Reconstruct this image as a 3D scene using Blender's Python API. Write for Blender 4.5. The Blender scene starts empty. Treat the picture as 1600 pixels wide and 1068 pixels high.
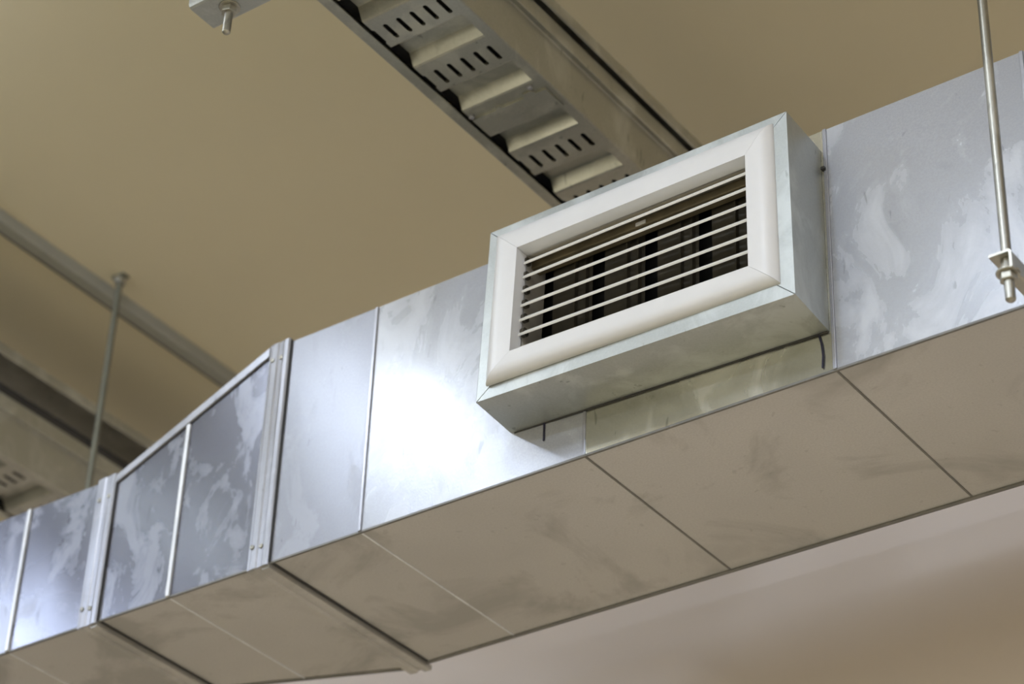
import bpy, bmesh, math, random
from mathutils import Vector, Matrix
random.seed(7)
S = bpy.context.scene
COL = S.collection

# ------------------------------------------------------------------ camera
RIGHT = (0.8101440815658024, 0.5851811313134266, 0.03506580469118679)
DOWN = (-0.30404683480007266, 0.47056814887735376, -0.8283242961003853)
FWD = (-0.5012205994888476, 0.6604003791768134, 0.5591504715469369)
CAM = Vector((1.2551783, -1.7854325, -1.3329491))
cd = bpy.data.cameras.new('camera')
cd.sensor_fit = 'HORIZONTAL'; cd.sensor_width = 36.0
cd.lens = 3841.21 / 1600 * 36
cd.clip_start = 0.05; cd.clip_end = 50
cd.dof.use_dof = True; cd.dof.focus_distance = 2.50; cd.dof.aperture_fstop = 5.0
cam = bpy.data.objects.new('camera', cd); COL.objects.link(cam)
cam.matrix_world = Matrix(((RIGHT[0], -DOWN[0], -FWD[0], CAM[0]),
                           (RIGHT[1], -DOWN[1], -FWD[1], CAM[1]),
                           (RIGHT[2], -DOWN[2], -FWD[2], CAM[2]),
                           (0, 0, 0, 1)))
S.camera = cam

# ------------------------------------------------------------------ world, lights, exposure
W = bpy.data.worlds.new('World'); S.world = W; W.use_nodes = True
W.node_tree.nodes['Background'].inputs[0].default_value = (0.5, 0.47, 0.4, 1)
W.node_tree.nodes['Background'].inputs[1].default_value = 0.02
S.view_settings.view_transform = 'Standard'; S.view_settings.look = 'None'
S.view_settings.gamma = 1; S.view_settings.use_curve_mapping = False
S.view_settings.exposure = 0.09
S.cycles.use_denoising = True
S.cycles.max_bounces = 10; S.cycles.diffuse_bounces = 5; S.cycles.glossy_bounces = 5
S.cycles.sample_clamp_indirect = 6


COOL = (0.70, 0.80, 1.0)


def ceiling_area_light(x, y, sx, sy, power):
    l = bpy.data.lights.new('ceiling_lamp_or_fill', 'AREA'); l.shape = 'RECTANGLE'
    l.size = sx; l.size_y = sy; l.energy = power; l.color = COOL
    o = bpy.data.objects.new('ceiling_lamp_or_fill', l); COL.objects.link(o); o.location = (x, y, 0.785)


# lamps out of the frame; the two looped pairs are added fill
def tube_lamp(x, y, z, power, n=5, pitch=0.13, radius=0.03):
    """a fluorescent tube hanging just under the ceiling, along y: a row of small emitters"""
    for k in range(n):
        l = bpy.data.lights.new('tube_lamp', 'POINT'); l.energy = power / n; l.color = COOL
        l.shadow_soft_size = radius
        o = bpy.data.objects.new('tube_lamp', l); COL.objects.link(o)
        o.location = (x, y + (k - (n - 1) / 2) * pitch, z)


tube_lamp(0.15, -1.35, 0.745, 15)
tube_lamp(-0.93, -0.87, 0.745, 13.5, pitch=0.11)
ceiling_area_light(-2.06, -1.05, 0.12, 0.6, 13)
for px in (0.3, 1.8):  # added fill lights, raise the bounce from the floor
    ceiling_area_light(px, -1.5, 1.2, 0.25, 11)
for px in (-0.5, 1.9):  # added fill lights, brighten the unseen front wall and floor
    ceiling_area_light(px, -3.0, 1.6, 0.12, 34)

# ------------------------------------------------------------------ dimensions (metres; x along the duct, y to the wall, z up from the duct's underside)
H = 0.300; WD = 0.293
HL = 0.198; WL = 0.210          # the smaller duct left of the reducer
CEIL = 0.80; FLOOR = -2.95; WALL = 0.72


# ------------------------------------------------------------------ materials
def new_mat(name):
    m = bpy.data.materials.new(name); m.use_nodes = True
    nt = m.node_tree
    return m, nt, nt.nodes['Principled BSDF']


def N(nt, t, **kw):
    n = nt.nodes.new(t)
    for k, v in kw.items():
        setattr(n, k, v)
    return n


def noise(nt, vec, scale, detail=4, rough=0.55, dist=0.0):
    n = N(nt, 'ShaderNodeTexNoise')
    n.inputs['Scale'].default_value = scale; n.inputs['Detail'].default_value = detail
    n.inputs['Roughness'].default_value = rough; n.inputs['Distortion'].default_value = dist
    nt.links.new(vec, n.inputs['Vector'])
    return n.outputs['Fac']


def ramp(nt, fac, p0, c0, p1, c1):
    r = N(nt, 'ShaderNodeMapRange'); r.clamp = True
    r.inputs[1].default_value = p0; r.inputs[2].default_value = p1
    r.inputs[3].default_value = c0; r.inputs[4].default_value = c1
    nt.links.new(fac, r.inputs[0])
    return r.outputs[0]


def mixc(nt, fac, a, b):
    m = N(nt, 'ShaderNodeMix', data_type='RGBA')
    for sock, v in ((m.inputs[6], a), (m.inputs[7], b)):
        if isinstance(v, tuple):
            sock.default_value = (*v, 1)
        else:
            nt.links.new(v, sock)
    if isinstance(fac, float):
        m.inputs[0].default_value = fac
    else:
        nt.links.new(fac, m.inputs[0])
    return m.outputs[2]


def math2(nt, op, a, b):
    m = N(nt, 'ShaderNodeMath', operation=op)
    for i, v in enumerate((a, b)):
        if isinstance(v, (int, float)):
            m.inputs[i].default_value = v
        else:
            nt.links.new(v, m.inputs[i])
    return m.outputs[0]


def coords(nt, scale=(1, 1, 1), rot=(0, 0, 0)):
    g = N(nt, 'ShaderNodeNewGeometry')
    mp = N(nt, 'ShaderNodeMapping')
    mp.inputs['Scale'].default_value = scale; mp.inputs['Rotation'].default_value = rot
    nt.links.new(g.outputs['Position'], mp.inputs['Vector'])
    return mp.outputs['Vector']


def galvanized(name, base, dark, metallic=0.85, r0=0.26, r1=0.42, smudge=(0.50, 0.62), sc=9.0, smudge_col=None,
               grime=0.5, bump=0.12, dist=0.7, scuff=0.5):
    m, nt, p = new_mat(name)
    v = coords(nt)
    vs = coords(nt, (1.0, 1.0, 0.62), (0.0, 0.6, 0.2))
    spangle = noise(nt, v, 420, 3, 0.6)
    broad = noise(nt, v, 3.2, 3)
    sm = noise(nt, vs, sc, 5, 0.62, dist)
    smf = ramp(nt, sm, smudge[0], 0, smudge[1], 1)
    st = noise(nt, vs, sc * 1.7, 4, 0.6, dist * 1.5)
    stf = ramp(nt, st, 0.60, 0, 0.70, 1)
    c = mixc(nt, ramp(nt, spangle, 0.35, 0, 0.65, 1), base, tuple(x * 0.90 for x in base))
    c = mixc(nt, ramp(nt, broad, 0.35, 0, 0.7, 0.55), c, dark)
    c = mixc(nt, math2(nt, 'MULTIPLY', smf, 0.75), c, smudge_col or tuple(min(1, x * 1.16) for x in base))
    c = mixc(nt, math2(nt, 'MULTIPLY', stf, grime), c, dark)
    # short dark scuffs, along the rolling direction and across
    sc1 = noise(nt, coords(nt, (1.0, 1.0, 0.25), (0, 0.5, 0)), 95, 2, 0.5, 0.4)
    c = mixc(nt, math2(nt, 'MULTIPLY', ramp(nt, sc1, 0.70, 0, 0.74, 1), scuff), c, tuple(x * 0.45 for x in dark))
    nt.links.new(c, p.inputs['Base Color'])
    mt = math2(nt, 'SUBTRACT', metallic, math2(nt, 'MULTIPLY', smf, 0.22 * metallic))
    nt.links.new(mt, p.inputs['Metallic'])
    rr = ramp(nt, broad, 0.3, r0, 0.7, r1)
    rr = math2(nt, 'ADD', rr, math2(nt, 'MULTIPLY', smf, 0.07))
    nt.links.new(rr, p.inputs['Roughness'])
    b = N(nt, 'ShaderNodeBump'); b.inputs['Strength'].default_value = bump; b.inputs['Distance'].default_value = 0.0006
    nt.links.new(spangle, b.inputs['Height']); nt.links.new(b.outputs[0], p.inputs['Normal'])
    return m


M_DUCT = galvanized('galvanized duct sheet', (0.43, 0.45, 0.50), (0.33, 0.35, 0.39), metallic=0.15, r0=0.23, r1=0.27, smudge_col=(0.54, 0.565, 0.61), sc=11, smudge=(0.49, 0.63))
M_SHEET = galvanized('dull galvanized duct sheet', (0.31, 0.325, 0.375), (0.25, 0.26, 0.30), metallic=0.2, r0=0.32, r1=0.38, sc=14, smudge=(0.51, 0.58))
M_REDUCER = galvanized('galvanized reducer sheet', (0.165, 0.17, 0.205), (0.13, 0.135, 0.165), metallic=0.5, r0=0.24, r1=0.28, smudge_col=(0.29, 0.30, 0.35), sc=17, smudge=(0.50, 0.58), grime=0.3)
M_MIRROR = galvanized('bright galvanized sheet', (0.66, 0.66, 0.60), (0.54, 0.54, 0.49), metallic=0.85, r0=0.14, r1=0.20, sc=10, grime=0.4)
M_RIB = galvanized('pale rib', (0.78, 0.80, 0.83), (0.66, 0.68, 0.70), metallic=0.35, r0=0.35, r1=0.45, sc=20, grime=0.1)  # paler tone for some of the ribs
M_BELLY = galvanized('galvanized duct sheet handled', (0.58, 0.575, 0.55), (0.44, 0.435, 0.41), metallic=0.55, r0=0.30, r1=0.40,
                     smudge=(0.50, 0.61), scuff=0.2, sc=6.0, smudge_col=(0.36, 0.355, 0.335), grime=0.35, bump=0.06)
M_BOX = galvanized('galvanized box sheet', (0.50, 0.53, 0.525), (0.38, 0.405, 0.39), metallic=0.6, r0=0.34, r1=0.46, sc=14, grime=0.4)
M_TRAY = galvanized('galvanized tray steel', (0.48, 0.48, 0.42), (0.35, 0.35, 0.30), metallic=0.75, r0=0.30, r1=0.42, sc=16, grime=0.4)
M_LIP = galvanized('dark folded edge', (0.20, 0.195, 0.18), (0.15, 0.15, 0.14), metallic=0.4, r0=0.45, r1=0.55, sc=20, grime=0.3)  # darker tone for edge lips and some ribs below
M_SEAM = galvanized('galvanized folded seam', (0.41, 0.42, 0.465), (0.32, 0.33, 0.365), metallic=0.4, r0=0.30, r1=0.40, sc=20, grime=0.3)
M_STEEL = galvanized('zinc plated steel', (0.47, 0.46, 0.40), (0.34, 0.33, 0.29), metallic=0.85, r0=0.28, r1=0.40, sc=30)


def plain(name, col, rough=0.5, metallic=0.0, var=0.06, sc=12.0, bump=0.0, bsc=200):
    m, nt, p = new_mat(name)
    v = coords(nt)
    f = noise(nt, v, sc, 4)
    c = mixc(nt, ramp(nt, f, 0.3, 0, 0.7, 1), col, tuple(x * (1 - var) for x in col))
    nt.links.new(c, p.inputs['Base Color'])
    p.inputs['Roughness'].default_value = rough; p.inputs['Metallic'].default_value = metallic
    if bump:
        b = N(nt, 'ShaderNodeBump'); b.inputs['Strength'].default_value = bump; b.inputs['Distance'].default_value = 0.001
        nt.links.new(noise(nt, v, bsc, 3), b.inputs['Height']); nt.links.new(b.outputs[0], p.inputs['Normal'])
    return m


M_CEIL = plain('painted ceiling', (0.74, 0.67, 0.48), 0.85, var=0.05, sc=1.6, bump=0.05)
M_WALL = plain('painted wall', (0.80, 0.71, 0.65), 0.75, var=0.03, sc=1.2, bump=0.05)
M_WARM = plain('cream painted wall', (0.82, 0.71, 0.46), 0.7, var=0.04, sc=1.5)
M_DIM = plain('dark unseen wall', (0.10, 0.085, 0.06), 0.6, var=0.2, sc=2)  # unseen left wall, darkened to cut bounce onto the ceiling
M_FLOOR = plain('vinyl floor', (0.70, 0.62, 0.42), 0.5, var=0.1, sc=2)
M_WHITE = plain('white powder coat', (0.70, 0.70, 0.70), 0.38, var=0.04, sc=30)
M_WHITE_FRAME = plain('white added window frame', (0.7, 0.7, 0.68), 0.5)
M_CORE = plain('shaded core wall coat', (0.47, 0.44, 0.375), 0.5, var=0.12, sc=25)  # recess shade painted into the coat of the core walls
M_BLADE = plain('off white blade coat', (0.74, 0.72, 0.67), 0.45, var=0.05, sc=40)
M_DAMPER = plain('dark damper steel', (0.075, 0.065, 0.045), 0.6, 0.3, var=0.35, sc=40)  # dark brown tone of the damper blades and jamb discs
M_VOID = plain('black void fill', (0.012, 0.012, 0.013), 0.9)  # black for shaded voids behind the blades and tray slots
M_TRUNK = plain('grey trunking', (0.36, 0.36, 0.31), 0.5, var=0.08)
M_DARK = plain('dark cable jacket', (0.05, 0.048, 0.045), 0.55, var=0.2)
M_FAR_STEEL = plain('dimmed far steel', (0.22, 0.22, 0.17), 0.55, 0.4, var=0.15, sc=30)  # darker steel copy, the far rod's dimness put into the colour
M_MARK = plain('dark marker ink', (0.02, 0.02, 0.05), 0.6)
M_GAP = plain('gap shade and dark screw', (0.05, 0.05, 0.05), 0.7)  # gap shade painted as dark strips; also colours the screw


# ------------------------------------------------------------------ mesh helpers
def link(name, me, mat, parent=None, smooth=False):
    o = bpy.data.objects.new(name, me); COL.objects.link(o)
    if mat and not me.materials:
        me.materials.append(mat)
    if parent:
        o.parent = parent
    if smooth:
        me.polygons.foreach_set('use_smooth', [True] * len(me.polygons))
    return o


def bm_obj(name, bm, mat, parent=None, smooth=False, bevel=0.0, recalc=True):
    if recalc:
        bmesh.ops.recalc_face_normals(bm, faces=bm.faces[:])
    if bevel:
        bmesh.ops.bevel(bm, geom=bm.edges[:], offset=bevel, segments=2, affect='EDGES', profile=0.6)
    me = bpy.data.meshes.new(name); bm.to_mesh(me); bm.free()
    return link(name, me, mat, parent, smooth)


def add_box(bm, x0, x1, y0, y1, z0, z1):
    v = [bm.verts.new(p) for p in ((x0, y0, z0), (x1, y0, z0), (x1, y1, z0), (x0, y1, z0),
                                   (x0, y0, z1), (x1, y0, z1), (x1, y1, z1), (x0, y1, z1))]
    for f in ((0, 1, 2, 3), (4, 5, 6, 7), (0, 1, 5, 4), (1, 2, 6, 5), (2, 3, 7, 6), (3, 0, 4, 7)):
        bm.faces.new([v[i] for i in f])


def add_hexa(bm, c):
    """c: 8 corners, 0-3 one face loop, 4-7 the opposite loop"""
    v = [bm.verts.new(p) for p in c]
    for f in ((0, 1, 2, 3), (4, 5, 6, 7), (0, 1, 5, 4), (1, 2, 6, 5), (2, 3, 7, 6), (3, 0, 4, 7)):
        bm.faces.new([v[i] for i in f])


def box(name, mat, parent, x0, x1, y0, y1, z0, z1, bevel=0.0):
    bm = bmesh.new(); add_box(bm, x0, x1, y0, y1, z0, z1)
    return bm_obj(name, bm, mat, parent, bevel=bevel)


def hexa(name, mat, parent, c, bevel=0.0):
    bm = bmesh.new(); add_hexa(bm, c)
    return bm_obj(name, bm, mat, parent, bevel=bevel)


def empty(name, loc, label, cat, group=None):
    o = bpy.data.objects.new(name, None); COL.objects.link(o); o.location = loc
    o.empty_display_size = 0.05
    o['label'] = label; o['category'] = cat
    if group:
        o['group'] = group
    return o


def adopt(root):
    """children are modelled in world coordinates: keep them there under a root that stands elsewhere"""
    inv = Matrix.Translation(-root.location)
    for ch in root.children:
        ch.matrix_parent_inverse = inv


def structure(o):
    o['kind'] = 'structure'
    return o


def lerp(a, b, t):
    return tuple(a[i] + (b[i] - a[i]) * t for i in range(3))


def panel(name, mat, parent, c00, c10, c11, c01, normal, bulge, n=14, tilt=(0, 0), thick=0.0009, wob=0.0):
    """sheet between four corners, cross-broken: it bellies out by `bulge` along `normal`"""
    bm = bmesh.new(); nv = Vector(normal)
    ph = random.random() * 6
    g = []
    for j in range(n + 1):
        row = []
        for i in range(n + 1):
            u, v = i / n, j / n
            p = Vector(lerp(lerp(c00, c10, u), lerp(c01, c11, u), v))
            b = 16 * u * (1 - u) * v * (1 - v)
            d = bulge * b ** 1.4 + wob * b * math.sin(5.1 * u + ph) * math.cos(4.3 * v + ph * 1.7)
            d += (tilt[0] * (u - 0.5) + tilt[1] * (v - 0.5)) * min(1.0, b * 2.5)
            row.append(bm.verts.new(p + nv * d))
        g.append(row)
    fs = []
    for j in range(n):
        for i in range(n):
            fs.append(bm.faces.new((g[j][i], g[j][i + 1], g[j + 1][i + 1], g[j + 1][i])))
    bm.normal_update()
    if fs[0].normal.dot(nv) < 0:
        bmesh.ops.reverse_faces(bm, faces=fs)
    o = bm_obj(name, bm, mat, parent, smooth=True, recalc=False)
    md = o.modifiers.new('thickness', 'SOLIDIFY'); md.thickness = thick; md.offset = -1
    md.use_rim = False      # keeps the sheet's edge normals flat; the edges are covered by seams and lips
    return o


def add_cyl(bm, p0, p1, r, n=16, r1=None):
    p0 = Vector(p0); p1 = Vector(p1); d = (p1 - p0).normalized()
    a = d.orthogonal().normalized(); b = d.cross(a)
    r1 = r if r1 is None else r1
    c0 = [bm.verts.new(p0 + (a * math.cos(t) + b * math.sin(t)) * r) for t in [2 * math.pi * k / n for k in range(n)]]
    c1 = [bm.verts.new(p1 + (a * math.cos(t) + b * math.sin(t)) * r1) for t in [2 * math.pi * k / n for k in range(n)]]
    for k in range(n):
        bm.faces.new((c0[k], c0[(k + 1) % n], c1[(k + 1) % n], c1[k]))
    bm.faces.new(c0[::-1]); bm.faces.new(c1)


def lathe(bm, cx, cy, prof, n=20):
    """closed-ended vertical lathe, prof = [(radius, z), ...]"""
    rings = []
    for r, z in prof:
        rings.append([bm.verts.new((cx + r * math.cos(2 * math.pi * k / n), cy + r * math.sin(2 * math.pi * k / n), z)) for k in range(n)])
    for a, b in zip(rings, rings[1:]):
        for k in range(n):
            bm.faces.new((a[k], a[(k + 1) % n], b[(k + 1) % n], b[k]))
    bm.faces.new(rings[0][::-1]); bm.faces.new(rings[-1])


def threaded_rod(name, parent, x, y, z0, z1, r=0.005, pitch=0.0016, thread_to=None, mat=None):
    bm = bmesh.new()
    prof = [(r * 0.72, z0), (r * 0.93, z0 + 0.0012)]
    z = z0 + 0.0012
    top = z1 if thread_to is None else thread_to
    while z + pitch < top:
        prof += [(r, z + pitch * 0.45), (r * 0.86, z + pitch)]
        z += pitch
    prof += [(r * 0.93, z + 0.0001), (r * 0.93, z1)]
    lathe(bm, x, y, prof, 14)
    return bm_obj(name, bm, mat or M_STEEL, parent, smooth=True)


def hex_nut(name, parent, x, y, z0, z1, r=0.0095, rot=0.3):
    bm = bmesh.new()
    a = [rot + k * math.pi / 3 for k in range(6)]
    lo = [bm.verts.new((x + r * math.cos(t), y + r * math.sin(t), z0)) for t in a]
    hi = [bm.verts.new((x + r * math.cos(t), y + r * math.sin(t), z1)) for t in a]
    bm.faces.new(lo[::-1]); bm.faces.new(hi)
    for k in range(6):
        bm.faces.new((lo[k], lo[(k + 1) % 6], hi[(k + 1) % 6], hi[k]))
    return bm_obj(name, bm, M_STEEL, parent, bevel=0.0009)


def washer(name, parent, x, y, z0, z1, r=0.0112):
    bm = bmesh.new()
    lathe(bm, x, y, [(r * 0.96, z0), (r, z0 + 0.0004), (r, z1 - 0.0004), (r * 0.96, z1)], 28)
    return bm_obj(name, bm, M_STEEL, parent)


# ------------------------------------------------------------------ the room
X0, X1, Y0 = -2.6, 3.2, -3.6
T = 0.12
structure(box('ceiling', M_CEIL, None, X0 - T, X1 + T, Y0 - T, WALL + T, CEIL, CEIL + T))
structure(box('floor', M_FLOOR, None, X0 - T, X1 + T, Y0 - T, WALL + T, FLOOR - T, FLOOR))
structure(box('wall_back', M_WALL, None, X0 - T, X1 + T, WALL, WALL + T, FLOOR, CEIL))
structure(box('wall_front', M_WARM, None, X0 - T, X1 + T, Y0 - T, Y0, FLOOR, CEIL))
structure(box('wall_left', M_DIM, None, X0 - T, X0, Y0, WALL, FLOOR, CEIL))
structure(box('wall_right', M_WALL, None, X1, X1 + T, Y0, WALL, FLOOR, CEIL))

# added unseen window, glowing to brighten the tray's rung faces
m, nt, p = new_mat('added window glow')
p.inputs['Base Color'].default_value = (0.8, 0.8, 0.75, 1); p.inputs['Roughness'].default_value = 0.1
p.inputs['Emission Color'].default_value = (1.0, 0.90, 0.66, 1); p.inputs['Emission Strength'].default_value = 1.6
M_GLOW_PANE = m
win = structure(box('added_window', M_WHITE_FRAME, None, -2.56, -0.94, Y0, Y0 + 0.015, -1.64, 0.14))
for a in (-2.56, -1.77, -0.98):
    box('added_window_frame', M_WHITE_FRAME, win, a, a + 0.04, Y0 + 0.015, Y0 + 0.06, -1.64, 0.14, bevel=0.004)
for b in (-1.64, 0.10):
    box('added_window_frame', M_WHITE_FRAME, win, -2.52, -0.98, Y0 + 0.015, Y0 + 0.06, b, b + 0.04, bevel=0.004)
for a in (-2.52, -1.73):
    box('glow_pane', M_GLOW_PANE, win, a, a + 0.75, Y0 + 0.02, Y0 + 0.03, -1.60, 0.10)

# ------------------------------------------------------------------ the duct
duct = empty('air_duct', (0.0, 0.0, 0.0),
             'long square galvanized sheet metal duct with tapered reducer, hung under the ceiling', 'air duct')
FL1 = (-0.461, -0.429)          # joint between main duct and reducer
FL2 = (-0.7275, -0.6955)        # joint between reducer and small duct
FL3 = (0.536, 0.569)
# main duct: seams at every 0.3 m
main = [(-0.429, -0.2985, 0.0006, (0, 0)), (-0.2985, 0.0, 0.0040, (0, 0)),
        (0.0, 0.2985, 0.0006, (0, 0)), (0.2985, 0.536, 0.0022, (0, 0)), (0.569, 0.855, 0.002, (0, 0)), (0.855, 1.25, 0.002, (0, 0))]
for a, b, bl, tl in main:
    panel('front_panel', {-0.429: M_SHEET, 0.0: M_MIRROR}.get(a, M_DUCT), duct, (a, 0, 0), (b, 0, 0), (b, 0, H), (a, 0, H), (0, -1, 0), bl, 22, tl, wob=0.0004)
    panel('bottom_panel', M_BELLY, duct, (a, 0, 0), (b, 0, 0), (b, WD, 0), (a, WD, 0), (0, 0, -1), 0.0003, 14, wob=0.0003)
    panel('top_panel', M_DUCT, duct, (a, 0, H), (b, 0, H), (b, WD, H), (a, WD, H), (0, 0, 1), 0.001, 4)
    panel('back_panel', M_DUCT, duct, (a, WD, 0), (b, WD, 0), (b, WD, H), (a, WD, H), (0, 1, 0), 0.001, 4)
# small duct left of the reducer
small = [(-0.8465, -0.7275, 0.0006, (0, 0)), (-1.14, -0.8465, 0.0006, (0, 0)), (-1.44, -1.14, 0.002, (0, 0)), (-1.80, -1.44, 0.002, (0, 0))]
for a, b, bl, tl in small:
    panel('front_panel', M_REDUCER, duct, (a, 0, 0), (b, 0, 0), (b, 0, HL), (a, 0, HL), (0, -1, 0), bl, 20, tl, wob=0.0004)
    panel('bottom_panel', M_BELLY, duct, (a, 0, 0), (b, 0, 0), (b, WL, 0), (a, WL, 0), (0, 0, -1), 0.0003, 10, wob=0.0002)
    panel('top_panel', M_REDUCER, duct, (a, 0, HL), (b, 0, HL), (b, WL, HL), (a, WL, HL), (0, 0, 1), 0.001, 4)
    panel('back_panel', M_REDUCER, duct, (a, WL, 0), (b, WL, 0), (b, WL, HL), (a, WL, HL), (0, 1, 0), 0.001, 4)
# reducer in two sheets
xa, xb, xm = FL2[1], FL1[0], -0.5835
hm = HL + (H - HL) * (xm - xa) / (xb - xa); wm = WL + (WD - WL) * (xm - xa) / (xb - xa)
for (a, ha, wa), (b, hb, wb) in (((xa, HL, WL), (xm, hm, wm)), ((xm, hm, wm), (xb, H, WD))):
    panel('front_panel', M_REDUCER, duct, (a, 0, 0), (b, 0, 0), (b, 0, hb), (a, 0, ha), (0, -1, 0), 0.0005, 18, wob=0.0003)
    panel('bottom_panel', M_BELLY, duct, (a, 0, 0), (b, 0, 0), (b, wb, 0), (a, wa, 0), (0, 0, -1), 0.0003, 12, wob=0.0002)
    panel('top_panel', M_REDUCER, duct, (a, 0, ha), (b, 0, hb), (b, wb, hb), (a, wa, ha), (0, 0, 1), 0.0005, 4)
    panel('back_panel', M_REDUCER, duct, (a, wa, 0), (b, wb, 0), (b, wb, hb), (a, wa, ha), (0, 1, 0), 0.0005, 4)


def seam(x, h, w, xtop=None, proud=0.0022, width=0.0042, mat=None):
    """folded standing rib on the front and the underside"""
    xt = x if xtop is None else xtop
    hexa('seam_rib', mat or M_SEAM, duct, [(x - width / 2, -proud, 0), (x + width / 2, -proud, 0), (x + width / 2, 0.0006, 0), (x - width / 2, 0.0006, 0),
                                    (xt - width / 2, -proud, h), (xt + width / 2, -proud, h), (xt + width / 2, 0.0006, h), (xt - width / 2, 0.0006, h)], bevel=0.0007)
    box('seam_rib', M_RIB if mat else M_LIP, duct, x - 0.0012, x + 0.0012, 0.003, w - 0.003, -0.0008, 0.0006, bevel=0.0003)


for x in (-0.2985, 0.2985, 0.5235, 0.855):
    seam(x, H, WD, mat=M_SEAM if x == -0.2985 else None)
seam(0.0, H, WD, proud=0.0012, width=0.0034)
seam(xm, hm - 0.012, wm, width=0.0055, proud=0.0030, mat=M_RIB)
for x in (-0.8465, -1.14, -1.44):
    seam(x, HL, WL, width=0.0055, proud=0.003, mat=M_RIB)


def edge_lip(x0, x1, h0, h1, w0, w1, top=False):
    """lock seams along the long edges"""
    hexa('lock_seam', M_LIP, duct, [(x0, -0.0004, -0.0016), (x1, -0.0004, -0.0016), (x1, 0.0026, -0.0016), (x0, 0.0026, -0.0016),
                                    (x0, -0.0004, 0.0012), (x1, -0.0004, 0.0012), (x1, 0.0026, 0.0012), (x0, 0.0026, 0.0012)], bevel=0.0006)
    hexa('lock_seam', M_LIP, duct, [(x0, w0 - 0.004, -0.0016), (x1, w1 - 0.004, -0.0016), (x1, w1 + 0.0015, -0.0016), (x0, w0 + 0.0015, -0.0016),
                                      (x0, w0 - 0.004, 0.002), (x1, w1 - 0.004, 0.002), (x1, w1 + 0.0015, 0.002), (x0, w0 + 0.0015, 0.002)], bevel=0.0006)
    if top:
        hexa('lock_seam', M_SEAM, duct, [(x0, -0.0036, h0 - 0.0095), (x1, -0.0036, h1 - 0.0115), (x1, 0.0004, h1 - 0.0115), (x0, 0.0004, h0 - 0.0095),
                                         (x0, -0.0036, h0 + 0.0015), (x1, -0.0036, h1 + 0.0015), (x1, 0.0004, h1 + 0.0015), (x0, 0.0004, h0 + 0.0015)], bevel=0.0008)
        hexa('gap_shade', M_GAP, duct, [(x0, -0.0012, h0 - 0.0112), (x1, -0.0012, h1 - 0.0132), (x1, 0.0002, h1 - 0.0132), (x0, 0.0002, h0 - 0.0112),
                                       (x0, -0.0012, h0 - 0.0094), (x1, -0.0012, h1 - 0.0114), (x1, 0.0002, h1 - 0.0114), (x0, 0.0002, h0 - 0.0094)])  # dark strip painting the shade below the lock seam


edge_lip(FL1[1], FL3[0], H, H, WD, WD)
edge_lip(FL3[1], 1.25, H, H, WD, WD)
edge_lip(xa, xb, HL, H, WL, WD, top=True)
edge_lip(-1.80, FL2[0], HL, HL, WL, WL)


# ---- slip joints
def joint(x0, x1, h, w, rivets, up=0.0035):
    """slip joint: a folded band round the duct, with a raised pressed centre, riveted at the corners"""
    t = 0.0034
    bm = bmesh.new()
    # front band: pressed profile along x
    prof = [(x0, -0.0002), (x0, -0.0022), (x0 + 0.0035, -0.0026), (x0 + 0.0050, -t), (x0 + 0.013, -t - 0.0006), (x0 + 0.0155, -t + 0.0004),
            (x0 + 0.0215, -t - 0.0002), (x0 + 0.0245, -t - 0.0010), (x1 - 0.002, -t - 0.0012), (x1, -t), (x1, -0.0002)]
    lo = [bm.verts.new((x, y, -t)) for x, y in prof]; hi = [bm.verts.new((x, y, h + up)) for x, y in prof]
    for k in range(len(prof) - 1):
        bm.faces.new((lo[k], lo[k + 1], hi[k + 1], hi[k]))
    bm.faces.new(lo[::-1]); bm.faces.new(hi); bm.faces.new((lo[0], hi[0], hi[-1], lo[-1]))
    fl = bm_obj('joint_band', bm, M_SEAM, duct)
    # bottom band with a pressed groove, sticking out past the far edge
    bm = bmesh.new()
    pb = [(x0, 0.0), (x0, -0.0042), (x0 + 0.010, -0.0046), (x0 + 0.0125, -0.0020), (x0 + 0.0195, -0.0024), (x0 + 0.022, -0.0066),
          (x1, -0.0066), (x1, 0.0)]
    a = [bm.verts.new((x, -0.0005, z)) for x, z in pb]; b = [bm.verts.new((x, w + 0.008, z)) for x, z in pb]
    for k in range(len(pb) - 1):
        bm.faces.new((a[k], a[k + 1], b[k + 1], b[k]))
    bm.faces.new(a); bm.faces.new(b[::-1]); bm.faces.new((a[0], b[0], b[-1], a[-1]))
    bm_obj('joint_band', bm, M_BELLY, duct)
    box('joint_band', M_SEAM, duct, x0, x1, -0.002, w + 0.004, h, h + t, bevel=0.0006)
    box('joint_band', M_SEAM, duct, x0, x1, w, w + t, 0.0, h + t, bevel=0.0006)
    # dark strips painting the shadow gap on the right of the band
    box('gap_shade', M_GAP, duct, x1 - 0.0002, x1 + 0.0014, -0.0026, 0.0, 0.0, h + 0.001)
    box('gap_shade', M_GAP, duct, x1 - 0.0002, x1 + 0.0042, 0.004, w, -0.0008, 0.0002)
    for px, pz in rivets:
        bm = bmesh.new()
        yb = -t - 0.0006
        prof2 = [(0.0030, 0.0), (0.0029, 0.0008), (0.0019, 0.0015), (0.0017, 0.0010), (0.0006, 0.0008)]
        rings = []
        for r, d in prof2:
            rings.append([bm.verts.new((px + r * math.cos(q), yb - d, pz + r * math.sin(q))) for q in [2 * math.pi * k / 12 for k in range(12)]])
        for ra, rb in zip(rings, rings[1:]):
            for k in range(12):
                bm.faces.new((ra[k], ra[(k + 1) % 12], rb[(k + 1) % 12], rb[k]))
        bm.faces.new(rings[0]); bm.faces.new(rings[-1])
        bm_obj('rivet', bm, M_STEEL, fl, smooth=True)


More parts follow.
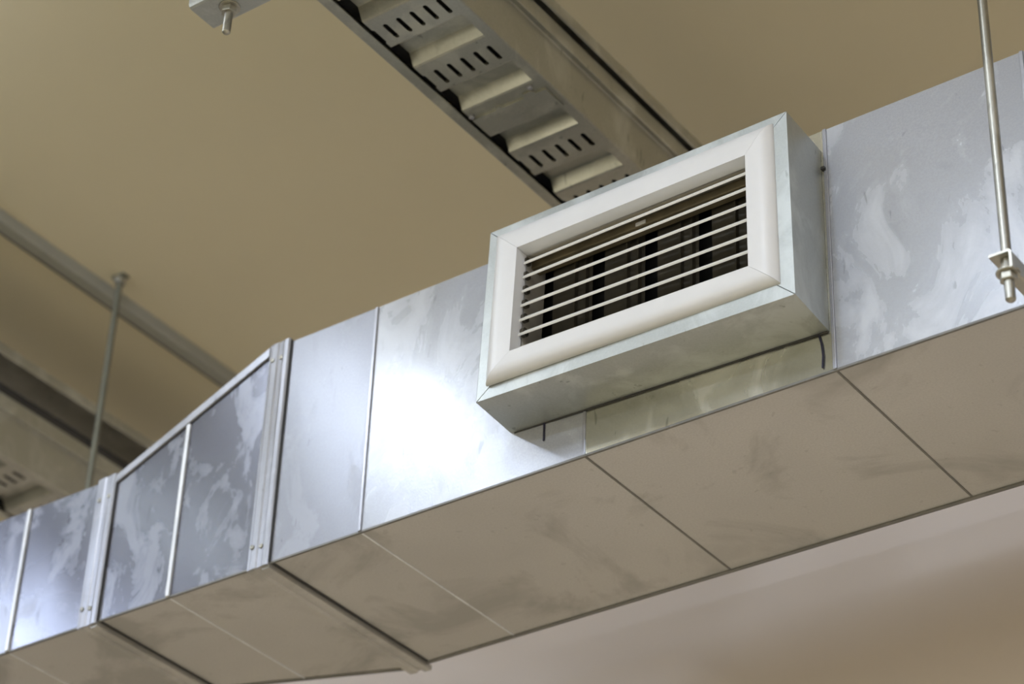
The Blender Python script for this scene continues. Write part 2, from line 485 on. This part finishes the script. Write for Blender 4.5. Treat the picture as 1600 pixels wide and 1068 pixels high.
joint(*FL1, H, WD, [(-0.4545, 0.2798), (-0.4405, 0.2796), (-0.4548, 0.0252), (-0.4412, 0.0230)])
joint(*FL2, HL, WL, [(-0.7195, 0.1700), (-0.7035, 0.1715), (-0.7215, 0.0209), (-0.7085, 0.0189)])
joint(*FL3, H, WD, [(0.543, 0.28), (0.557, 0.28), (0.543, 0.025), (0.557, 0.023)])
# marker lines left by the installer on the duct face under the grille box
hexa('marker_line', M_MARK, duct, [(-0.0520, -0.0024, 0.034), (-0.0500, -0.0024, 0.034), (-0.0500, -0.0014, 0.034), (-0.0520, -0.0014, 0.034),
                                   (-0.0520, -0.0024, 0.0555), (-0.0500, -0.0024, 0.0555), (-0.0500, -0.0014, 0.0555), (-0.0520, -0.0014, 0.0555)])
bm = bmesh.new()
pts = [(0.2823, 0.046), (0.2850, 0.034), (0.2862, 0.020), (0.2850, 0.006)]
for (xa_, za_), (xb_, zb_) in zip(pts, pts[1:]):
    add_hexa(bm, [(xa_ - .0008, -.0022, za_), (xa_ + .0008, -.0022, za_), (xa_ + .0008, -.0008, za_), (xa_ - .0008, -.0008, za_),
                  (xb_ - .0008, -.0022, zb_), (xb_ + .0008, -.0022, zb_), (xb_ + .0008, -.0008, zb_), (xb_ - .0008, -.0008, zb_)])
bm_obj('marker_line', bm, M_MARK, duct)

# ------------------------------------------------------------------ the box on the duct's face that carries the grille
gbox = empty('grille_box', (0.1, 0.0, 0.05), 'shallow galvanized sheet metal box standing out from the duct face, framing the white grille', 'duct box')
FTL, FTR, FBR, FBL = (-0.0813, -0.0715, 0.2757), (0.2950, -0.0740, 0.2760), (0.2980, -0.0740, 0.0468), (-0.0897, -0.0715, 0.0575)
YB = -0.0005
BTL, BTR, BBR, BBL = (-0.0840, YB, 0.2745), (0.2925, YB, 0.2755), (0.2935, YB, 0.0470), (-0.0947, YB, 0.0577)
panel('side_panel', M_BOX, gbox, FTR, BTR, BBR, FBR, (1, 0, 0), 0.0012, 10, thick=0.001, wob=0.0005)
panel('side_panel', M_BOX, gbox, FTL, BTL, BBL, FBL, (-1, 0, 0), 0.0006, 8, thick=0.001)
panel('bottom_panel', M_BOX, gbox, FBL, FBR, BBR, BBL, (0, 0, -1), 0.0008, 14, thick=0.001, wob=0.0008)
panel('top_panel', M_BOX, gbox, FTL, FTR, BTR, BTL, (0, 0, 1), 0.0006, 8, thick=0.001)
# mitred return flanges on the front
C4 = [FTL, FTR, FBR, FBL]
cx, cz = 0.105, 0.163
IN = [(-0.050, FTL[1], 0.246), (0.262, FTR[1], 0.246), (0.264, FBR[1], 0.078), (-0.056, FBL[1], 0.085)]
for k in range(4):
    a, b = C4[k], C4[(k + 1) % 4]; ia, ib = IN[k], IN[(k + 1) % 4]
    a2, b2 = lerp(a, b, 0.0016), lerp(a, b, 0.9984); ia2, ib2 = lerp(ia, ib, 0.0016), lerp(ia, ib, 0.9984)
    d = (0, 0.0011, 0)
    add = lambda p: (p[0], p[1] + 0.0011, p[2])
    hexa('return_flange', M_BOX, gbox, [a2, b2, ib2, ia2, add(a2), add(b2), add(ib2), add(ia2)], bevel=0.0003)
# black sheet standing for the dark void seen between the blades
panel('void_backing', M_VOID, gbox, (-0.078, -0.0120, 0.062), (0.288, -0.0120, 0.052), (0.288, -0.0120, 0.272), (-0.078, -0.0120, 0.272), (0, -1, 0), 0.0, 2)
# thin dark strip painting the shaded gap under the box
hexa('gap_shade', M_GAP, gbox, [(-0.0900, -0.0022, 0.0560), (0.2925, -0.0022, 0.0452), (0.2925, -0.0006, 0.0452), (-0.0900, -0.0006, 0.0560),
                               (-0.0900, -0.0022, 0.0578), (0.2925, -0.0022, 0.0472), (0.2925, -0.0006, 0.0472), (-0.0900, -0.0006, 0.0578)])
hexa('seam_screw', M_GAP, gbox, [(0.2945, -0.006, 0.2455), (0.2990, -0.006, 0.2455), (0.2990, -0.001, 0.2455), (0.2945, -0.001, 0.2455),
                                 (0.2945, -0.006, 0.2490), (0.2990, -0.006, 0.2490), (0.2990, -0.001, 0.2490), (0.2945, -0.001, 0.2490)], bevel=0.0006)

# ------------------------------------------------------------------ the white grille
gr = empty('ventilation_grille', (0.105, -0.0745, 0.16), 'white rectangular supply air grille with thin horizontal blades on the galvanized box', 'vent grille')
O = [(-0.0690, 0.2630), (0.2795, 0.2662), (0.2822, 0.0655), (-0.0750, 0.0715)]      # TL TR BR BL, outer edge
I = [(-0.0350, 0.2300), (0.2510, 0.2318), (0.2518, 0.0922), (-0.0392, 0.0975)]      # opening
fp = [(0.0, -0.0728), (0.0, -0.0748), (0.03, -0.0768), (0.08, -0.0786), (0.15, -0.0806), (0.24, -0.0822), (0.36, -0.0834), (0.52, -0.0839),
      (1.0, -0.0840), (1.0, -0.0640)]
for k in range(4):
    q = (k + 1) % 4
    bm = bmesh.new(); rows = []
    for s, y in fp:
        pa = (O[k][0] + (I[k][0] - O[k][0]) * s, y, O[k][1] + (I[k][1] - O[k][1]) * s)
        pb = (O[q][0] + (I[q][0] - O[q][0]) * s, y, O[q][1] + (I[q][1] - O[q][1]) * s)
        rows.append([bm.verts.new(lerp(pa, pb, t)) for t in (0.0006, 0.5, 0.9994)])
    for ra, rb in zip(rows, rows[1:] + rows[:1]):
        for i in range(2):
            bm.faces.new((ra[i], ra[i + 1], rb[i + 1], rb[i]))
    bm.faces.new([r[0] for r in rows]); bm.faces.new([r[2] for r in rows][::-1])
    o = bm_obj('frame_rail', bm, M_WHITE, gr, smooth=True)
    md = o.modifiers.new('edge', 'EDGE_SPLIT'); md.split_angle = math.radians(35)
# inner core walls behind the opening
hw = 0.0012
for k in range(4):
    q = (k + 1) % 4
    a, b = I[k], I[q]
    nx, nz = (cx - (a[0] + b[0]) / 2), (cz - (a[1] + b[1]) / 2); ln = math.hypot(nx, nz)
    nx, nz = (0, math.copysign(hw, nz)) if k in (0, 2) else (math.copysign(hw, nx), 0)
    hexa('core_wall', M_CORE, gr, [(a[0], -0.066, a[1]), (b[0], -0.066, b[1]), (b[0], -0.030, b[1]), (a[0], -0.030, a[1]),
                                    (a[0] - nx, -0.066, a[1] - nz), (b[0] - nx, -0.066, b[1] - nz), (b[0] - nx, -0.030, b[1] - nz), (a[0] - nx, -0.030, a[1] - nz)])
# blades: thin aerofoils, front edge low
for i in range(7):
    zl, zr = 0.2165 - 0.01835 * i, 0.2200 - 0.0199 * i
    f = i / 5
    xl, xr = -0.0355 - 0.004 * f * 0.9, 0.2520
    xl += 0.0006; xr -= 0.0006
    bm = bmesh.new()
    prof = [(-0.0700, -0.0010), (-0.0712, 0.0004), (-0.0702, 0.0022), (-0.0660, 0.0066), (-0.0585, 0.0118), (-0.0580, 0.0110), (-0.0640, 0.0050)]
    L = [bm.verts.new((xl, y, zl + z)) for y, z in prof]; R = [bm.verts.new((xr, y, zr + z)) for y, z in prof]
    n = len(prof)
    for k in range(n):
        bm.faces.new((L[k], L[(k + 1) % n], R[(k + 1) % n], R[k]))
    bm.faces.new(L); bm.faces.new(R[::-1])
    bm_obj('louver_blade', bm, M_BLADE, gr)
# dark discs painting the blades' round shadows on the left jamb
for i in range(6):
    z = 0.2165 - 0.01835 * i + 0.006
    bm = bmesh.new(); add_cyl(bm, (-0.0392, -0.064, z), (-0.0335, -0.064, z), 0.0052, 14)
    bm_obj('jamb_shade', bm, M_DAMPER, gr)
# damper: upright blades with pressed ribs, behind the front blades
for k in range(-1, 5):
    x0 = -0.0195 + 0.067 * k
    w_ = 0.0465
    if x0 + w_ > 0.285:
        w_ = 0.285 - x0
    if x0 < -0.08:
        w_ -= (-0.076 - x0); x0 = -0.076
    bm = bmesh.new()
    cols = [(0.0, 0.0), (0.58, 0.001), (0.60, -0.0018), (0.63, -0.0018), (0.65, 0.003), (0.84, 0.004), (0.86, 0.0012), (0.89, 0.0012), (0.91, 0.0065), (1.0, 0.007)]
    zz = (0.066, 0.262)
    v0 = [bm.verts.new((x0 + w_ * u, -0.036 + d, zz[0])) for u, d in cols]; v1 = [bm.verts.new((x0 + w_ * u, -0.036 + d, zz[1])) for u, d in cols]
    for i in range(len(cols) - 1):
        bm.faces.new((v0[i], v0[i + 1], v1[i + 1], v1[i]))
    o = bm_obj('damper_blade', bm, M_DAMPER, gr)
    md = o.modifiers.new('thickness', 'SOLIDIFY'); md.thickness = 0.0008; md.offset = 0
M_RAIL = plain('brown stained damper rail', (0.26, 0.21, 0.12), 0.5, 0.4, var=0.45, sc=25)
box('damper_rail', M_RAIL, gr, -0.040, 0.252, -0.056, -0.040, 0.2185, 0.2285, bevel=0.0012)
box('damper_clip', M_BLADE, gr, 0.1000, 0.1125, -0.0575, -0.0560, 0.2195, 0.2240, bevel=0.0006)
adopt(gr)
adopt(gbox)

# ------------------------------------------------------------------ ladder tray
Z0 = 0.50
PER = 0.094


def stadium(cx_, y0, y1, r):
    pts = []
    for k in range(5):
        t = math.pi * k / 4
        pts.append((cx_ + r * math.cos(t), y1 - r + r * math.sin(t)))
    for k in range(5):
        t = math.pi + math.pi * k / 4
        pts.append((cx_ + r * math.cos(t), y0 + r + r * math.sin(t)))
    return pts


def tray_rung(name, slotted, hrec=0.0155):
    """one period of the tray floor, y = 0 at the far end of its low flat; x relative to the right wall"""
    bm = bmesh.new()
    xl, xr = -0.1135, -0.0065
    fl = 0.053
    # low flat with real slots
    loops = []
    y0, y1 = -fl + 0.002, -0.002
    outer = [(xl, y0), (xr, y0), (xr, y1), (xl, y1)]
    if slotted:
        outer = [(xl, y0), (xr, y0), (xr, y1), (xl, y1), (xl, -0.0095), (xl + 0.0022, -0.0115), (xl + 0.0022, -0.0335), (xl, -0.0355)]
    loops.append(outer)
    if slotted:
        for k in range(5):
            loops.append(stadium(-0.0957 + 0.0188 * k, -0.0365, -0.0095, 0.0030))
    ed = []
    for lp in loops:
        vs = [bm.verts.new((x, y, 0)) for x, y in lp]
        for i in range(len(vs)):
            ed.append(bm.edges.new((vs[i], vs[(i + 1) % len(vs)])))
    bmesh.ops.triangle_fill(bm, use_beauty=True, edges=ed)
    # folded faces and the raised flat
    pr = [(-fl + 0.002, 0), (-fl + 0.0006, 0.0004), (-fl - 0.0004, 0.0006), (-fl - 0.0088, hrec - 0.0003), (-fl - 0.0096, hrec), (-PER + 0.0005, hrec)]
    pr2 = [(-0.002, 0), (-0.0006, 0.0006), (0, 0.002), (0, hrec)]
    for p in (pr, pr2):
        prev = None
        for y, z in p:
            cur = (bm.verts.new((xl, y, z)), bm.verts.new((xr, y, z)))
            if prev:
                bm.faces.new((prev[0], prev[1], cur[1], cur[0]))
            prev = cur
    bmesh.ops.remove_doubles(bm, verts=bm.verts[:], dist=0.00005)
    bmesh.ops.recalc_face_normals(bm, faces=bm.faces[:])
    me = bpy.data.meshes.new(name); bm.to_mesh(me); bm.free(); me.materials.append(M_TRAY)
    return me


ME_SLOT = tray_rung('tray_rung', True); ME_PLAIN = tray_rung('tray_rung_plain', False)


def extrude_y(name, mat, parent, prof, y0, y1, closed=False, thick=0.0014):
    bm = bmesh.new()
    a = [bm.verts.new((x, y0, z)) for x, z in prof]; b = [bm.verts.new((x, y1, z)) for x, z in prof]
    n = len(prof)
    for k in range(n if closed else n - 1):
        bm.faces.new((a[k], a[(k + 1) % n], b[(k + 1) % n], b[k]))
    if closed:
        bm.faces.new(a); bm.faces.new(b[::-1])
    o = bm_obj(name, bm, mat, parent)
    if not closed:
        md = o.modifiers.new('thickness', 'SOLIDIFY'); md.thickness = thick; md.offset = 0
    return o


def cable_tray(xr, y0, y1, phase, plains, label, lift=0.0, Z0=Z0):
    root = empty('cable_tray', (xr, y0, Z0), label, 'cable tray')
    R_ = [(-0.0125, 0.0), (-0.001, 0.0), (0.0, 0.001), (0.0, 0.0635), (0.0012, 0.0660), (0.0066, 0.0662), (0.0070, 0.0675), (0.0070, 0.0880), (0.0040, 0.0905), (0.0040, 0.0925)]
    L_ = [(-0.1190, 0.0), (-0.1320, 0.0), (-0.1330, 0.001), (-0.1330, 0.0635), (-0.1342, 0.0660), (-0.1396, 0.0662), (-0.1400, 0.0675), (-0.1400, 0.0925)]
    extrude_y('side_rail', M_TRAY, root, [(xr + x, Z0 + z) for x, z in R_], y0, y1)
    extrude_y('side_rail', M_TRAY, root, [(xr + x, Z0 + z) for x, z in L_], y0, y1)
    c = Z0 + lift
    extrude_y('tray_cover', M_TRAY, root, [(xr + 0.0125, c + 0.0935), (xr + 0.0145, c + 0.0945), (xr + 0.0145, c + 0.1085),
                                           (xr - 0.1475, c + 0.1085), (xr - 0.1475, c + 0.0945), (xr - 0.1455, c + 0.0935)], y0, y1)
    # black block added inside the tray to keep every slot dark
    box('slot_dark_block', M_VOID, root, xr - 0.128, xr - 0.004, y0 + 0.01, y1 - 0.01, Z0 + 0.0165, Z0 + 0.0600)
    k = 0
    yk = phase
    while yk - PER > y0:
        yk -= PER
    while yk < y1 - 0.005:
        i = round((yk - phase) / PER)
        o = bpy.data.objects.new('tray_rung', ME_PLAIN if i in plains else ME_SLOT); COL.objects.link(o)
        o.parent = root; o.location = (xr, yk, Z0)
        md = o.modifiers.new('thickness', 'SOLIDIFY'); md.thickness = 0.0012; md.offset = 0
        yk += PER
    return root


tray = cable_tray(-0.0400, -1.30, WALL, 0.0088, (0,), 'grey perforated steel cable tray crossing above the duct behind the white grille')
# splice plate under the unslotted rung, with torn lugs
bm = bmesh.new()
edge = [(-0.152, -0.026), (-0.140, -0.0265), (-0.118, -0.0262), (-0.116, -0.030), (-0.111, -0.030), (-0.109, -0.0262), (-0.078, -0.026), (-0.076, -0.032), (-0.064, -0.033), (-0.060, -0.026), (-0.047, -0.026), (-0.047, 0.0095), (-0.152, 0.0095)]
lo = [bm.verts.new((x, y, Z0 - 0.0034)) for x, y in edge]; hi = [bm.verts.new((x, y, Z0 - 0.0007)) for x, y in edge]
bm.faces.new(lo); bm.faces.new(hi[::-1])
for k in range(len(edge)):
    bm.faces.new((lo[k], lo[(k + 1) % len(edge)], hi[(k + 1) % len(edge)], hi[k]))
bm_obj('splice_plate', bm, M_TRAY, tray)
for x, y in ((-0.150, -0.031), (-0.062, -0.037)):
    bm = bmesh.new(); lathe(bm, x, y, [(0.0024, Z0 - 0.004), (0.0036, Z0 - 0.0030), (0.0036, Z0 - 0.0006)], 12)
    bm_obj('bolt_head', bm, M_SEAM, tray, smooth=True)
adopt(tray)
tray2 = cable_tray(-1.182, -1.60, WALL, 0.01, (), 'dim cable tray in the shadowed left corner beyond the small duct', lift=0.054)
adopt(tray2)

# strut and rods that carry the tray, its end in the top left of the picture
hang = empty('tray_hanger', (-0.1, -0.3695, 0.46), 'galvanized strut end with protruding bolt, left of the cable tray at the top', 'hanger')
SX0, SX1, SY0, SY1, SZ0, SZ1 = -0.2655, 0.075, -0.3900, -0.3490, 0.4590, 0.4985
bm = bmesh.new()
sec = [(SY0, SZ1), (SY0, SZ0 + 0.003), (SY0 + 0.001, SZ0 + 0.001), (SY0 + 0.003, SZ0), (SY1 - 0.003, SZ0), (SY1 - 0.001, SZ0 + 0.001), (SY1, SZ0 + 0.003), (SY1, SZ1)]
rows = []
for x, dy in ((SX0, 0.0), (SX0 + 0.004, 0.0), (SX1, 0.0)):
    rows.append([bm.verts.new((x, y, z)) for y, z in sec])
for ra, rb in zip(rows, rows[1:]):
    for k in range(len(sec) - 1):
        bm.faces.new((ra[k], ra[k + 1], rb[k + 1], rb[k]))
o = bm_obj('strut', bm, M_BOX, hang)
md = o.modifiers.new('thickness', 'SOLIDIFY'); md.thickness = 0.0025; md.offset = 0
for x in (-0.2270, 0.045):
    y = -0.3670
    threaded_rod('threaded_rod', hang, x, y, 0.4200, CEIL, r=0.0047, thread_to=0.52)
    washer('washer', hang, x, y, SZ0 - 0.0030, SZ0 - 0.0013, r=0.0120)
    hex_nut('nut', hang, x, y, SZ0 - 0.0110, SZ0 - 0.0031, r=0.0088)
adopt(hang)


# ------------------------------------------------------------------ hangers of the duct
def duct_hanger(xc, yf, yb, ztop, label, rod_x, mat=None):
    root = empty('duct_hanger', (xc, (yf + yb) / 2, 0), label, 'hanger', 'threaded rod hangers of the duct')
    z = -0.0022
    th = 0.0026
    x0, x1 = xc - 0.0110, xc + 0.0115
    bm = bmesh.new()
    sec = [(x0, z), (x0, z - th), (x1 - th - 0.001, z - th), (x1 - th, z - th - 0.001), (x1 - th, z - 0.0200), (x1, z - 0.0200), (x1, z - 0.003), (x1 - 0.001, z - 0.001), (x1 - 0.003, z)]
    a = [bm.verts.new((x, yf, q)) for x, q in sec]; b = [bm.verts.new((x, yb, q)) for x, q in sec]
    for k in range(len(sec)):
        bm.faces.new((a[k], a[(k + 1) % len(sec)], b[(k + 1) % len(sec)], b[k]))
    bm.faces.new(a); bm.faces.new(b[::-1])
    bm_obj('angle_bar', bm, M_STEEL, root)
    for y in (yf + 0.0125, yb - 0.0125):
        threaded_rod('threaded_rod', root, rod_x, y, -0.0500, CEIL, r=0.0050, mat=mat)
        hex_nut('nut', root, rod_x, y, z - 0.0150, z - th, r=0.0062, rot=0.5)
        washer('washer', root, rod_x, y, -0.0205, -0.0185, r=0.0115)
        hex_nut('nut', root, rod_x, y, -0.0285, -0.0206, r=0.0086, rot=0.15)
        box('ceiling_anchor', mat or M_STEEL, root, rod_x - 0.012, rod_x + 0.012, y - 0.007, y + 0.007, CEIL - 0.004, CEIL, bevel=0.0008)
        hex_nut('nut', root, rod_x, y, CEIL - 0.013, CEIL - 0.004, r=0.0095)
    adopt(root)
    return root


duct_hanger(0.5200, -0.0920, 0.385, CEIL, 'threaded rod with angle bar and nut in front of the duct, rightmost hanger', 0.5215)
duct_hanger(-1.0500, -0.0900, 0.2825, CEIL, 'blurred threaded rod dropping from the ceiling behind the small duct on the left', -1.0500, M_FAR_STEEL)

# ------------------------------------------------------------------ trunking and conduits along the ceiling at the left
tr = empty('ceiling_trunking', (-1.09, -0.3, CEIL), 'grey trunking strip fixed along the ceiling left of the hanging rod', 'trunking')
extrude_y('trunking_body', M_TRUNK, tr, [(-1.1010, CEIL), (-1.1010, CEIL - 0.0185), (-1.0995, CEIL - 0.020), (-1.0805, CEIL - 0.020), (-1.0790, CEIL - 0.0185), (-1.0790, CEIL)], -1.6, WALL, closed=True)
box('trunking_gap_shade', M_GAP, tr, -1.1080, -1.1005, -1.6, WALL, CEIL - 0.016, CEIL)  # dark strip painting the shaded gap on the trunking's far side
adopt(tr)


def pipe(name, x, z, r, mat, label, cat, y0=-1.4):
    bm = bmesh.new(); add_cyl(bm, (x, y0, z), (x, WALL, z), r, 14)
    o = bm_obj(name, bm, mat, None, smooth=False)
    o['label'] = label; o['category'] = cat
    return o


pipe('power_cable', -1.226, Z0 + 0.0605 + 0.038, 0.038, M_DARK, 'thick black cable in the shadowed left cable tray, nearer the viewer', 'cable', -1.58)
pipe('power_cable', -1.287, Z0 + 0.0605 + 0.022, 0.022, M_DARK, 'thinner black cable in the shadowed left cable tray, behind the thick one', 'cable', -1.58)
